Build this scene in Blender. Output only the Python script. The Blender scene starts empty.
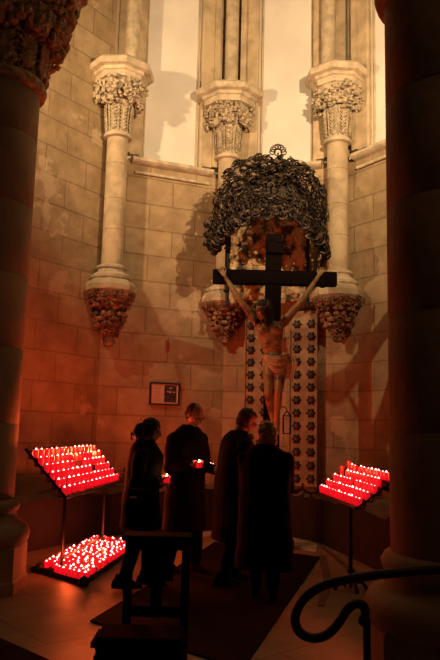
import bpy, bmesh, math, random
from mathutils import Vector, Matrix, noise
random.seed(7)
S = bpy.context.scene
COL = S.collection
PI = math.pi
V = Vector

# ------------------------------------------------------------ camera
cam_d = bpy.data.cameras.new('camera'); cam = bpy.data.objects.new('camera', cam_d); COL.objects.link(cam)
cam_d.sensor_fit = 'VERTICAL'; cam_d.sensor_height = 36; cam_d.lens = 36 * 690 / 660
cam_d.clip_start = 0.05
cam.matrix_world = Matrix(((0.99971072, -0.02405162, 0, 0), (-0.00343530, -0.14278881, -0.98974722, 0),
                           (0.02380502, 0.98946090, -0.14283013, 1.53), (0, 0, 0, 1)))
S.camera = cam

# ------------------------------------------------------------ world, lights, exposure
S.view_settings.view_transform = 'Standard'; S.view_settings.look = 'None'
S.view_settings.exposure = 0.0; S.view_settings.gamma = 1.0; S.view_settings.use_curve_mapping = False
w = bpy.data.worlds.new('world'); S.world = w; w.use_nodes = True
w.node_tree.nodes['Background'].inputs[0].default_value = (1.0, 0.5, 0.22, 1)
w.node_tree.nodes['Background'].inputs[1].default_value = 0.006


def spot(name, loc, target, power, col, size, blend, rad):
    d = bpy.data.lights.new(name, 'SPOT'); d.energy = power; d.color = col
    d.spot_size = math.radians(size); d.spot_blend = blend; d.shadow_soft_size = rad
    o = bpy.data.objects.new(name, d); COL.objects.link(o); o.location = loc
    o.rotation_euler = (V(target) - V(loc)).to_track_quat('-Z', 'Y').to_euler()
    return o


def point(name, loc, power, col, rad):
    d = bpy.data.lights.new(name, 'POINT'); d.energy = power; d.color = col; d.shadow_soft_size = rad
    o = bpy.data.objects.new(name, d); COL.objects.link(o); o.location = loc
    return o


WARM = (1.0, 0.66, 0.34)
spot('spotlight', (-3.4, 7.2, 6.4), (0.6, 11.0, 6.4), 680, WARM, 126, 1.0, 0.06)
spot('spotlight', (1.75, 5.5, 5.8), (0.95, 11.0, 7.1), 1300, WARM, 104, 1.0, 0.06)
point('nave_fill', (3.4, 0.6, 7.4), 75, (1.0, 0.52, 0.24), 0.4)  # unseen fill light added to warm the left pillar and its capital

# ------------------------------------------------------------ materials
def nodes(name):
    m = bpy.data.materials.new(name); m.use_nodes = True
    nt = m.node_tree; return m, nt, nt.nodes['Principled BSDF']


def mat(name, col, rough=0.6, metal=0.0, var=0.0, vscale=3.0, bump=0.0, bscale=20.0, emit=None, es=0.0, spec=0.5, trans=0.0, col2=None, lo=0.4, hi=0.6):
    m, nt, b = nodes(name)
    b.inputs['Base Color'].default_value = (*col, 1); b.inputs['Roughness'].default_value = rough
    b.inputs['Metallic'].default_value = metal; b.inputs['Specular IOR Level'].default_value = spec
    if trans: b.inputs['Transmission Weight'].default_value = trans
    tc = nt.nodes.new('ShaderNodeTexCoord')
    if var or col2:
        n = nt.nodes.new('ShaderNodeTexNoise'); n.inputs['Scale'].default_value = vscale; n.inputs['Detail'].default_value = 6
        nt.links.new(tc.outputs['Object'], n.inputs['Vector'])
        r = nt.nodes.new('ShaderNodeValToRGB')
        c2 = col2 if col2 else tuple(c * (1 - var) for c in col)
        r.color_ramp.elements[0].position = lo; r.color_ramp.elements[0].color = (*c2, 1)
        r.color_ramp.elements[1].position = hi; r.color_ramp.elements[1].color = (*col, 1)
        nt.links.new(n.outputs[0], r.inputs[0]); nt.links.new(r.outputs[0], b.inputs['Base Color'])
    if bump:
        n2 = nt.nodes.new('ShaderNodeTexNoise'); n2.inputs['Scale'].default_value = bscale; n2.inputs['Detail'].default_value = 5
        nt.links.new(tc.outputs['Object'], n2.inputs['Vector'])
        bp = nt.nodes.new('ShaderNodeBump'); bp.inputs['Strength'].default_value = bump; bp.inputs['Distance'].default_value = 0.02
        nt.links.new(n2.outputs[0], bp.inputs['Height']); nt.links.new(bp.outputs[0], b.inputs['Normal'])
    if emit:
        b.inputs['Emission Color'].default_value = (*emit, 1); b.inputs['Emission Strength'].default_value = es
    return m


def mat_blocks(name, c1, c2, mortar, bw, bh, rough=0.85, msize=0.012, bump=0.7, patch=None, offset=0.5, use='UV'):
    """coursed stone or tiles in metres, with weathering patches"""
    m, nt, b = nodes(name); b.inputs['Roughness'].default_value = rough
    tc = nt.nodes.new('ShaderNodeTexCoord'); L = nt.links
    # slight wobble of the joints
    nz = nt.nodes.new('ShaderNodeTexNoise'); nz.inputs['Scale'].default_value = 1.6; nz.inputs['Detail'].default_value = 4
    L.new(tc.outputs[use], nz.inputs['Vector'])
    sub = nt.nodes.new('ShaderNodeVectorMath'); sub.operation = 'SUBTRACT'; sub.inputs[1].default_value = (0.5, 0.5, 0.5)
    L.new(nz.outputs['Color'], sub.inputs[0])
    sc = nt.nodes.new('ShaderNodeVectorMath'); sc.operation = 'SCALE'; sc.inputs['Scale'].default_value = 0.035
    L.new(sub.outputs[0], sc.inputs[0])
    ad = nt.nodes.new('ShaderNodeVectorMath'); ad.operation = 'ADD'
    L.new(tc.outputs[use], ad.inputs[0]); L.new(sc.outputs[0], ad.inputs[1])
    br = nt.nodes.new('ShaderNodeTexBrick'); br.inputs['Scale'].default_value = 1.0
    br.inputs['Brick Width'].default_value = bw; br.inputs['Row Height'].default_value = bh
    br.inputs['Mortar Size'].default_value = msize; br.inputs['Mortar Smooth'].default_value = 0.4
    br.offset = offset
    br.inputs['Color1'].default_value = (*c1, 1); br.inputs['Color2'].default_value = (*c2, 1); br.inputs['Mortar'].default_value = (*mortar, 1)
    L.new(ad.outputs[0], br.inputs['Vector'])
    n1 = nt.nodes.new('ShaderNodeTexNoise'); n1.inputs['Scale'].default_value = 2.2; n1.inputs['Detail'].default_value = 9; n1.inputs['Roughness'].default_value = 0.65
    L.new(tc.outputs[use], n1.inputs['Vector'])
    rp = nt.nodes.new('ShaderNodeValToRGB')
    rp.color_ramp.elements[0].position = 0.33; rp.color_ramp.elements[0].color = (0.48, 0.42, 0.36, 1)
    rp.color_ramp.elements[1].position = 0.66; rp.color_ramp.elements[1].color = (1, 1, 1, 1)
    L.new(n1.outputs[0], rp.inputs[0])
    mx = nt.nodes.new('ShaderNodeMix'); mx.data_type = 'RGBA'; mx.blend_type = 'MULTIPLY'; mx.inputs[0].default_value = 0.8
    L.new(br.outputs['Color'], mx.inputs[6]); L.new(rp.outputs[0], mx.inputs[7])
    out = mx.outputs[2]
    if patch:
        n3 = nt.nodes.new('ShaderNodeTexNoise'); n3.inputs['Scale'].default_value = 0.9; n3.inputs['Detail'].default_value = 8
        n3.inputs['Roughness'].default_value = 0.6
        L.new(tc.outputs[use], n3.inputs['Vector'])
        r3 = nt.nodes.new('ShaderNodeValToRGB'); r3.color_ramp.elements[0].position = 0.60; r3.color_ramp.elements[1].position = 0.62
        L.new(n3.outputs[0], r3.inputs[0])
        m3 = nt.nodes.new('ShaderNodeMix'); m3.data_type = 'RGBA'
        L.new(r3.outputs[0], m3.inputs[0]); L.new(out, m3.inputs[6]); m3.inputs[7].default_value = (*patch, 1)
        out = m3.outputs[2]
    L.new(out, b.inputs['Base Color'])
    n2 = nt.nodes.new('ShaderNodeTexNoise'); n2.inputs['Scale'].default_value = 9; n2.inputs['Detail'].default_value = 8
    L.new(tc.outputs[use], n2.inputs['Vector'])
    mm = nt.nodes.new('ShaderNodeMath'); mm.operation = 'MULTIPLY_ADD'; mm.inputs[1].default_value = -1.0
    L.new(br.outputs['Fac'], mm.inputs[0])
    m5 = nt.nodes.new('ShaderNodeMath'); m5.operation = 'MULTIPLY'; m5.inputs[1].default_value = 0.8
    L.new(n2.outputs[0], m5.inputs[0]); L.new(m5.outputs[0], mm.inputs[2])
    bp = nt.nodes.new('ShaderNodeBump'); bp.inputs['Strength'].default_value = bump; bp.inputs['Distance'].default_value = 0.02
    L.new(mm.outputs[0], bp.inputs['Height']); L.new(bp.outputs[0], b.inputs['Normal'])
    return m


M = {}
M['ashlar'] = mat_blocks('ashlar', (0.50, 0.38, 0.23), (0.42, 0.31, 0.18), (0.35, 0.255, 0.145), 0.80, 0.43, patch=(0.50, 0.39, 0.25))
M['plaster'] = mat('plaster', (0.80, 0.78, 0.74), 0.9, var=0.1, vscale=1.5, bump=0.15, bscale=6)
M['stone'] = mat('stone', (0.58, 0.46, 0.30), 0.85, var=0.3, vscale=3.5, bump=0.5, bscale=14)
M['stone_light'] = mat('stone_light', (0.64, 0.53, 0.38), 0.85, var=0.28, vscale=7, bump=0.5, bscale=25)
M['carved'] = mat('carved', (0.60, 0.49, 0.34), 0.85, var=0.5, vscale=16, bump=0.6, bscale=40)
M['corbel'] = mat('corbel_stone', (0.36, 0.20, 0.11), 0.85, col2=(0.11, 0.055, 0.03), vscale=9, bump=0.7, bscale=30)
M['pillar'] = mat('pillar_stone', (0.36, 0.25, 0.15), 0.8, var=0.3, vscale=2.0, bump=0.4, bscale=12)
M['pillar_carved'] = mat('pillar_carved', (0.50, 0.34, 0.19), 0.8, var=0.5, vscale=12, bump=0.6, bscale=30)
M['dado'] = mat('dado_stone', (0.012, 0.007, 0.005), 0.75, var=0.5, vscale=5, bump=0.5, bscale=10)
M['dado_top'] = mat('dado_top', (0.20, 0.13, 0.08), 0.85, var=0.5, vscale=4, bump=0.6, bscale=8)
M['marble'] = mat_blocks('marble', (0.36, 0.27, 0.18), (0.31, 0.225, 0.15), (0.14, 0.09, 0.06), 1.15, 1.15, rough=0.5, msize=0.008, bump=0.1, offset=0.5)
M['inlay'] = mat('inlay_marble', (0.80, 0.68, 0.50), 0.35, var=0.35, vscale=6)
M['inlay_dark'] = mat('inlay_dark', (0.16, 0.10, 0.065), 0.35, var=0.4, vscale=9)
M['carpet'] = mat('carpet', (0.008, 0.005, 0.004), 0.95, var=0.4, vscale=30, bump=0.4, bscale=120, spec=0.1)
M['iron'] = mat('iron', (0.016, 0.013, 0.012), 0.5, 0.4, bump=0.15, bscale=40)
M['bronze'] = mat('bronze', (0.20, 0.13, 0.075), 0.5, 0.3, col2=(0.010, 0.006, 0.005), vscale=14, bump=0.3, bscale=40, lo=0.50, hi=0.68)
M['relief'] = mat('relief', (0.64, 0.47, 0.25), 0.7, 0.0, col2=(0.05, 0.028, 0.018), vscale=5.5, bump=1.0, bscale=18, lo=0.42, hi=0.56)
M['panel'] = mat('panel_stone', (0.38, 0.26, 0.15), 0.8, var=0.3, vscale=6, bump=0.3, bscale=30)
M['rosette'] = mat('rosette', (0.030, 0.026, 0.028), 0.5, 0.3)
M['rosette_c'] = mat('rosette_centre', (0.16, 0.11, 0.08), 0.5)
M['crosswood'] = mat('cross_wood', (0.008, 0.005, 0.004), 0.9, spec=0.08, bump=0.3, bscale=12)
M['flesh_paint'] = mat('painted_flesh', (0.32, 0.20, 0.08), 0.45, col2=(0.12, 0.05, 0.022), vscale=7, lo=0.33, hi=0.5)
M['loincloth'] = mat('loincloth', (0.55, 0.37, 0.21), 0.6, var=0.4, vscale=9)
M['darkhair'] = mat('dark_hair', (0.014, 0.009, 0.007), 0.6, bump=0.7, bscale=60)
M['thorn'] = mat('thorn', (0.10, 0.07, 0.05), 0.6)
M['skin'] = mat('skin', (0.42, 0.24, 0.16), 0.5, var=0.1, vscale=10)
M['blackcoat'] = mat('black_coat', (0.005, 0.004, 0.004), 0.9, bump=0.3, bscale=50, spec=0.15)
M['darkblue'] = mat('dark_wool', (0.006, 0.004, 0.005), 0.9, bump=0.3, bscale=50, spec=0.15)
M['trousers'] = mat('trousers', (0.004, 0.003, 0.003), 0.9, bump=0.2, bscale=60, spec=0.15)
M['shoe'] = mat('shoe', (0.006, 0.005, 0.005), 0.8, spec=0.1)
M['greyhair'] = mat('grey_hair', (0.045, 0.038, 0.034), 0.7, bump=0.8, bscale=60)
M['blond'] = mat('blond_hair', (0.85, 0.55, 0.26), 0.6, col2=(0.40, 0.21, 0.08), vscale=22, bump=0.8, bscale=60)
M['collar'] = mat('pale_collar', (0.45, 0.26, 0.24), 0.85, var=0.3, vscale=20)
M['eye'] = mat('eye', (0.6, 0.55, 0.5), 0.2)
M['wire'] = mat('glasses_wire', (0.3, 0.28, 0.26), 0.3, 0.9)
M['lens'] = mat('lens', (0.8, 0.8, 0.8), 0.05, trans=0.95)
M['wood'] = mat('dark_wood', (0.006, 0.004, 0.003), 0.9, spec=.05, bump=0.2, bscale=20)
M['cushion'] = mat('cushion', (0.006, 0.004, 0.004), 0.95, spec=.05, bump=0.3, bscale=30)
M['frame'] = mat('frame_wood', (0.035, 0.015, 0.010), 0.4)
M['paper'] = mat('paper', (0.62, 0.45, 0.36), 0.8)
M['ink'] = mat('ink', (0.35, 0.18, 0.13), 0.8)
M['photo'] = mat('photo_print', (0.10, 0.06, 0.05), 0.5, col2=(0.012, 0.008, 0.008), vscale=25)
M['photo_l'] = mat('photo_light', (0.5, 0.4, 0.36), 0.6)
M['label'] = mat('label_white', (0.7, 0.6, 0.4), 0.6)
M['redglass'] = mat('red_glass', (0.75, 0.012, 0.012), 0.25, emit=(1.0, 0.008, 0.018), es=0.62)
M['redglass_dim'] = mat('red_glass_faint_glow', (0.35, 0.012, 0.012), 0.25, emit=(1.0, 0.010, 0.016), es=0.16)  # glass of unlit candles; faint red glow painted in by emission
M['wax'] = mat('wax', (0.8, 0.25, 0.2), 0.5, emit=(1.0, 0.12, 0.10), es=1.8)
M['flame'] = mat('flame', (1, 0.6, 0.4), 0.5, emit=(1.0, 0.42, 0.36), es=7)
M['flame_w'] = mat('flame_white', (1, 0.8, 0.5), 0.5, emit=(1.0, 0.66, 0.36), es=14.0)


# ------------------------------------------------------------ mesh builder
def frame_from(d):
    d = d.normalized(); a = V((0, 0, 1)) if abs(d.z) < 0.9 else V((1, 0, 0))
    x = a.cross(d).normalized(); return x, d.cross(x).normalized(), d


class MB:
    def __init__(s): s.v = []; s.f = []; s.m = []; s.cur = 0; s.uv = None
    def add(s, vs, fs, T=None):
        o = len(s.v)
        for p in vs: s.v.append(T @ V(p) if T else V(p))
        for f in fs: s.f.append(tuple(i + o for i in f)); s.m.append(s.cur)
    def box(s, c, d, T=None, rz=0):
        x, y, z = d[0] / 2, d[1] / 2, d[2] / 2
        R = Matrix.Translation(V(c)) @ Matrix.Rotation(rz, 4, 'Z')
        if T: R = T @ R
        s.add([(-x, -y, -z), (x, -y, -z), (x, y, -z), (-x, y, -z), (-x, -y, z), (x, -y, z), (x, y, z), (-x, y, z)],
              [(0, 3, 2, 1), (4, 5, 6, 7), (0, 1, 5, 4), (1, 2, 6, 5), (2, 3, 7, 6), (3, 0, 4, 7)], R)
    def prism(s, poly, z0, z1, T=None):
        n = len(poly)
        vs = [(p[0], p[1], z0) for p in poly] + [(p[0], p[1], z1) for p in poly]
        s.add(vs, [tuple(range(n - 1, -1, -1)), tuple(range(n, 2 * n))] + [(i, (i + 1) % n, (i + 1) % n + n, i + n) for i in range(n)], T)
    def lathe(s, prof, n=24, T=None, a0=0.0, lobes=0, amp=0.0):
        vs = []; k = len(prof)
        for r, z in prof:
            for i in range(n):
                a = a0 + 2 * PI * i / n; rr = r * (1 + amp * math.cos(lobes * a))
                vs.append((rr * math.cos(a), rr * math.sin(a), z))
        fs = [(j * n + i, j * n + (i + 1) % n, (j + 1) * n + (i + 1) % n, (j + 1) * n + i) for j in range(k - 1) for i in range(n)]
        fs += [tuple(range(n - 1, -1, -1)), tuple((k - 1) * n + i for i in range(n))]
        s.add(vs, fs, T)
    def ell(s, c, r, T=None, n=12, k=8, R=None):
        vs = []; fs = []
        if not hasattr(r, '__len__'): r = (r, r, r)
        c = V(c)
        for j in range(1, k):
            t = PI * j / k
            for i in range(n):
                a = 2 * PI * i / n
                p = V((r[0] * math.sin(t) * math.cos(a), r[1] * math.sin(t) * math.sin(a), r[2] * math.cos(t)))
                if R: p = R @ p
                vs.append(c + p)
        tp = V((0, 0, r[2])); bt = V((0, 0, -r[2]))
        if R: tp = R @ tp; bt = R @ bt
        vs += [c + tp, c + bt]; N = len(vs)
        for j in range(k - 2):
            for i in range(n): fs.append((j * n + i, (j + 1) * n + i, (j + 1) * n + (i + 1) % n, j * n + (i + 1) % n))
        for i in range(n):
            fs.append((N - 2, i, (i + 1) % n)); fs.append((N - 1, (k - 2) * n + (i + 1) % n, (k - 2) * n + i))
        s.add(vs, fs, T)
    def tube(s, pts, r, n=8, T=None, flat=1.0, closed=False, rnd=False):
        pts = [V(p) for p in pts]; N = len(pts)
        rs = list(r) if hasattr(r, '__len__') else [r] * N
        if rnd and not closed:   # rounded ends
            d0 = (pts[0] - pts[1]).normalized(); d1 = (pts[-1] - pts[-2]).normalized()
            pts = [pts[0] + d0 * rs[0] * .95, pts[0] + d0 * rs[0] * .7] + pts + [pts[-1] + d1 * rs[-1] * .7, pts[-1] + d1 * rs[-1] * .95]
            rs = [rs[0] * .3, rs[0] * .72] + rs + [rs[-1] * .72, rs[-1] * .3]; N = len(pts)
        vs = []; up = None
        for i, p in enumerate(pts):
            if closed: d = pts[(i + 1) % N] - pts[i - 1]
            else: d = pts[min(i + 1, N - 1)] - pts[max(i - 1, 0)]
            if d.length < 1e-9: d = V((0, 0, 1))
            d.normalize()
            if up is None: x, y, _ = frame_from(d)
            else:
                x = (up - d * up.dot(d))
                x = x.normalized() if x.length > 1e-6 else frame_from(d)[0]
                y = d.cross(x)
            up = x
            for k in range(n):
                a = 2 * PI * k / n
                vs.append(p + x * rs[i] * math.cos(a) + y * rs[i] * flat * math.sin(a))
        fs = []
        for i in range(N if closed else N - 1):
            j = (i + 1) % N
            for k in range(n): fs.append((i * n + k, i * n + (k + 1) % n, j * n + (k + 1) % n, j * n + k))
        if not closed: fs += [tuple(range(n - 1, -1, -1)), tuple((N - 1) * n + k for k in range(n))]
        s.add(vs, fs, T)
    def loft(s, rings, n=20, T=None):
        """rings: (centre, axis_a, axis_b) half-axis vectors"""
        vs = []
        for c, a, b in rings:
            for i in range(n):
                t = 2 * PI * i / n; vs.append(V(c) + V(a) * math.cos(t) + V(b) * math.sin(t))
        k = len(rings)
        fs = [(j * n + i, j * n + (i + 1) % n, (j + 1) * n + (i + 1) % n, (j + 1) * n + i) for j in range(k - 1) for i in range(n)]
        fs += [tuple(range(n - 1, -1, -1)), tuple((k - 1) * n + i for i in range(n))]
        s.add(vs, fs, T)
    def build(s, name, mats, parent=None, smooth=False, bevel=0, root=None):
        me = bpy.data.meshes.new(name); me.from_pydata([tuple(p) for p in s.v], [], s.f)
        if not isinstance(mats, (list, tuple)): mats = [mats]
        for m in mats: me.materials.append(m)
        for p, mi in zip(me.polygons, s.m): p.material_index = mi; p.use_smooth = smooth
        bm = bmesh.new(); bm.from_mesh(me); bmesh.ops.recalc_face_normals(bm, faces=bm.faces[:])
        if bevel: bmesh.ops.bevel(bm, geom=bm.edges[:], offset=bevel, segments=2, affect='EDGES', clamp_overlap=True)
        bm.to_mesh(me); bm.free()
        if smooth and hasattr(me, 'set_sharp_from_angle'): me.set_sharp_from_angle(angle=math.radians(42))
        o = bpy.data.objects.new(name, me); COL.objects.link(o)
        if parent: o.parent = parent
        return o


def remesh(mb, name, mats, parent=None, vox=0.012, smooth=3, paint=None, disp=0.0, dscale=8):
    """fuse all closed shapes of the builder into one continuous surface"""
    me = bpy.data.meshes.new('tmp'); me.from_pydata([tuple(p) for p in mb.v], [], mb.f)
    bm = bmesh.new(); bm.from_mesh(me); bmesh.ops.recalc_face_normals(bm, faces=bm.faces[:]); bm.to_mesh(me); bm.free()
    t = bpy.data.objects.new('tmp', me); COL.objects.link(t)
    r = t.modifiers.new('r', 'REMESH'); r.mode = 'VOXEL'; r.voxel_size = vox
    sm = t.modifiers.new('s', 'SMOOTH'); sm.iterations = smooth; sm.factor = 0.5
    dg = bpy.context.evaluated_depsgraph_get(); dg.update()
    me2 = bpy.data.meshes.new_from_object(t.evaluated_get(dg))
    bpy.data.objects.remove(t); bpy.data.meshes.remove(me)
    me2.name = name; me2.materials.clear()
    if not isinstance(mats, (list, tuple)): mats = [mats]
    for m in mats: me2.materials.append(m)
    if disp:
        for v in me2.vertices:
            v.co += v.normal * disp * noise.noise(v.co * dscale)
    for p in me2.polygons: p.use_smooth = True
    o = bpy.data.objects.new(name, me2); COL.objects.link(o)
    if parent: o.parent = parent
    return o


def tag(o, label=None, cat=None, group=None, kind=None):
    if label: o['label'] = label
    if cat: o['category'] = cat
    if group: o['group'] = group
    if kind: o['kind'] = kind
    return o


def empty(name, loc, label, cat, group=None, rz=0.0):
    o = bpy.data.objects.new(name, None); COL.objects.link(o); o.location = loc; o.rotation_euler = (0, 0, rz)
    o.empty_display_size = 0.1
    return tag(o, label, cat, group)


def structure(o): o['kind'] = 'structure'; return o


def setuv(o, fn):
    me = o.data; uv = me.uv_layers.new(name='UVMap')
    for l in me.loops: uv.data[l.index].uv = fn(me.vertices[l.vertex_index].co)


# ------------------------------------------------------------ floor, walls
VL = V((-1.85, 10.65)); VC = V((0.07, 11.42)); VR = V((1.95, 10.65))
VLL = VL + V((-0.57, -0.82)) * 4.6; VRR = VR + V((0.57, -0.82)) * 4.6
ZT = 10.4; ZS = 5.86
mb = MB(); mb.box((0, 5.0, -0.1), (14, 16, 0.2)); fl = structure(mb.build('floor', M['marble']))
ca, sa = math.cos(math.radians(-42)), math.sin(math.radians(-42))
setuv(fl, lambda c: (c.x * ca - c.y * sa + .3, c.x * sa + c.y * ca))


def wall(name, A, B, trim_n):
    u = (B - A).normalized(); n = V((u.y, -u.x))   # n points into the chapel
    Lh = (B - A).length; T = Matrix(((u.x, n.x, 0, A.x), (u.y, n.y, 0, A.y), (0, 0, 1, 0), (0, 0, 0, 1)))
    mb = MB(); mb.box((Lh / 2, -0.25, ZS / 2), (Lh, 0.5, ZS), T)
    mb.cur = 0 if name == 'wall_left' else 1; mb.box((Lh / 2, -0.25 if name == 'wall_left' else -0.33, (ZS + ZT) / 2), (Lh, 0.5 if name == 'wall_left' else 0.46, ZT - ZS), T)
    o = structure(mb.build(name, [M['ashlar'], M['plaster']]))
    off = {'wall_left': 0.3, 'wall_back_left': 0.1, 'wall_back_right': 0.55, 'wall_right': 0.2}[name]
    setuv(o, lambda c: ((V((c.x, c.y)) - A).dot(u) + off, c.z))
    return T, Lh


TL, LL = wall('wall_left', VLL, VL, 1)
TA, LA = wall('wall_back_left', VL, VC, 2)
TB, LB = wall('wall_back_right', VC, VR, 3)
TC, LC = wall('wall_right', VR, VRR, 4)
mb = MB(); mb.prism([VLL, VL, VC, VR, VRR], ZT, ZT + 0.3); structure(mb.build('ceiling', M['plaster']))

# window-like recess frames (pier strips and roll mouldings) and the sills below them
k = 0
for T, Lw, sides in ((TA, LA, (0, 1)), (TB, LB, (0, 1)), (TC, LC, (0,))):
    for sd in sides:
        mb = MB()
        def U(x): return x if sd == 0 else Lw - x
        ww = 0.50
        mb.box((U(0.355), -0.08, (ZS + ZT) / 2 + 0.05), (0.29, 0.20, ZT - ZS - 0.1), T)
        mb.box((U(0.27), 0.02, (ZS + ZT) / 2 + 0.05), (0.10, 0.10, ZT - ZS - 0.1), T)
        mb.box((U(0.11), -0.09, (ZS + ZT) / 2 + 0.05), (0.22, 0.04, ZT - ZS - 0.1), T)
        for ux, r, dy in ((0.50, 0.035, -0.01), (0.57, 0.018, -0.09)):
            mb.tube([(U(ux), dy, ZS), (U(ux), dy, ZT)], r, 10, T)
        k += 1
        structure(mb.build('trim_%d' % k, M['stone'], smooth=True))
for T, a, b in ((TA, 0.36, LA - 0.30), (TB, 0.30, LB - 0.36), (TC, 0.24, 3.4)):
    mb = MB()
    prof = [(0, 5.79), (.05, 5.80), (.10, 5.82), (.125, 5.845), (.125, 5.87), (.11, 5.895), (.07, 5.915), (-.10, 5.93)]
    vs = []; m_ = len(prof)
    for uu in (a, b):
        for d, z in prof: vs.append((uu, d, z))
    mb.add(vs, [(i, (i + 1) % m_, (i + 1) % m_ + m_, i + m_) for i in range(m_)] + [tuple(range(m_)), tuple(range(2 * m_ - 1, m_ - 1, -1))], T)
    mb.tube([(a + .06, .03, 5.66), (b - .06, .03, 5.66)], .026, 8, T)
    k += 1
    structure(mb.build('trim_%d' % k, M['stone_light'], smooth=True))

# dark dado bench round the foot of the walls, ragged top
front = [V((-3.3, 6.9)), V((-2.62, 8.1)), V((-1.50, 10.12)), V((0.05, 10.95)), V((1.15, 10.42)), V((1.47, 9.93)), V((1.88, 7.84)), V((2.15, 6.6))]
back = [V((-4.2, 7.3)), V((-3.2, 8.8)), VL, VC, VC.lerp(VR, .55), VR, V((3.5, 8.45)), V((4.4, 7.1))]
names = ['left', 'left', 'back_left', 'back_centre', 'back_right', 'right', 'right']
mb = MB()
fp = []; bp_ = []
for i in range(len(front) - 1):
    N = 14
    for j in range(N): fp.append(front[i].lerp(front[i + 1], j / N)); bp_.append(back[i].lerp(back[i + 1], j / N))
fp.append(front[-1]); bp_.append(back[-1])
vs = []; fs = []
for i, (p, q) in enumerate(zip(fp, bp_)):
    h = 0.60 + 0.05 * noise.noise(V((i * .45, 3, 1))) + (0.03 if i % 5 == 0 else 0)
    e = 0.02 * noise.noise(V((i * .9, 8, 1)))
    vs += [(p.x, p.y + e, 0), (p.x, p.y + e, h), (q.x, q.y, h + 0.03), (q.x, q.y, 0)]
for i in range(len(fp) - 1):
    a = i * 4; b = a + 4
    fs += [(a, b, b + 1, a + 1), (a + 1, b + 1, b + 2, a + 2)]
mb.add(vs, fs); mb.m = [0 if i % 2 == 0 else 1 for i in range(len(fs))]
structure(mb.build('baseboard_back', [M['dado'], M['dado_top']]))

# pale inlaid marble border in front of the bench, dark runner carpet
def flat(name, poly, z, t, m, st=True):
    mb = MB(); mb.prism(poly, z, z + t); o = mb.build(name, m)
    if st: structure(o)
    return o
flat('trim_20', [(-1.45, 9.95), (0.05, 10.80), (1.10, 10.32), (1.42, 9.85), (1.30, 9.20), (0.95, 9.55), (0.0, 10.35), (-1.35, 9.55)], 0.001, 0.006, M['inlay'])
flat('trim_21', [(1.42, 9.70), (1.47, 9.35), (1.62, 7.6), (1.50, 7.6)], 0.001, 0.007, M['inlay_dark'])
flat('trim_22', [(1.30, 8.9), (1.38, 8.9), (1.20, 7.3), (0.98, 6.4), (0.92, 6.4), (1.12, 7.3)], 0.001, 0.007, M['inlay_dark'])
tag(flat('carpet', [(-0.97, 5.73), (0.20, 4.70), (1.29, 8.78), (0.86, 9.08), (0.0, 9.75), (-0.55, 7.4)], 0.001, 0.014, M['carpet'], False),
    'large near-black carpet under the people in the middle of the chapel floor', 'carpet')
tag(flat('carpet', [(-1.9, 5.58), (-0.98, 4.70), (-1.3, 3.4), (-3.0, 4.0)], 0.001, 0.014, M['carpet'], False),
    'near-black carpet corner at the bottom left edge of the photo', 'carpet')


# ------------------------------------------------------------ carving helpers
def foliage(mb, C, band, n, size, rnd, half=None, k=3):
    """knots of curled leaves round a vertical axis; band: (z0,r0,z1,r1)"""
    z0, r0, z1, r1 = band
    for i in range(n):
        a = (half[0] + (half[1] - half[0]) * rnd.random()) if half else rnd.random() * 2 * PI
        t = rnd.random(); r = r0 + (r1 - r0) * t + rnd.uniform(-.02, .03); z = z0 + (z1 - z0) * t
        c = V(C) + V((math.cos(a) * r, math.sin(a) * r, z)); s = size * rnd.uniform(.7, 1.3)
        rad = V((math.cos(a), math.sin(a), 0)); tan = V((-math.sin(a), math.cos(a), 0))
        kind = rnd.random()
        if kind < .55:      # curled leaf: three lobes
            sp = rnd.uniform(0, 2 * PI)
            for q in range(k):
                b = sp + q * 2 * PI / k
                mb.ell(c + (tan * math.cos(b) + V((0, 0, 1)) * math.sin(b)) * s * .55, (s * .42, s * .42, s * .30), n=6, k=4)
        elif kind < .85:    # drilled curl
            pts = []
            for q in range(7):
                b = q / 6 * 1.6 * PI + i
                pts.append(c + (tan * math.cos(b) + V((0, 0, 1)) * math.sin(b)) * s * .6 + rad * .25 * s * math.sin(b * 1.3))
            mb.tube(pts, [s * .24, s * .26, s * .24, s * .22, s * .2, s * .16, s * .1], 5)
        else:
            mb.ell(c, (s * .5, s * .5, s * .7), n=6, k=5)


def chevrons(mb, C, r0, r1, z0, z1, n, size, a0=0):
    """upright herringbone leaves standing on the bell"""
    for i in range(n):
        a = a0 + 2 * PI * i / n; rad = V((math.cos(a), math.sin(a), 0)); tan = V((-math.sin(a), math.cos(a), 0))
        mb.tube([V(C) + rad * (r0 + .01) + V((0, 0, z0)), V(C) + rad * (r1 + .012) + V((0, 0, z1))], size * .22, 5)
        m_ = 8
        for j in range(m_):
            t = (j + .3) / m_; r = r0 + (r1 - r0) * t; z = z0 + (z1 - z0) * t
            for s_ in (-1, 1):
                p = V(C) + rad * (r + .015) + V((0, 0, z))
                mb.tube([p, p + tan * s_ * size * .55 + V((0, 0, size * .45)) + rad * .008], [size * .24, size * .12], 5, rnd=True)


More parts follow.
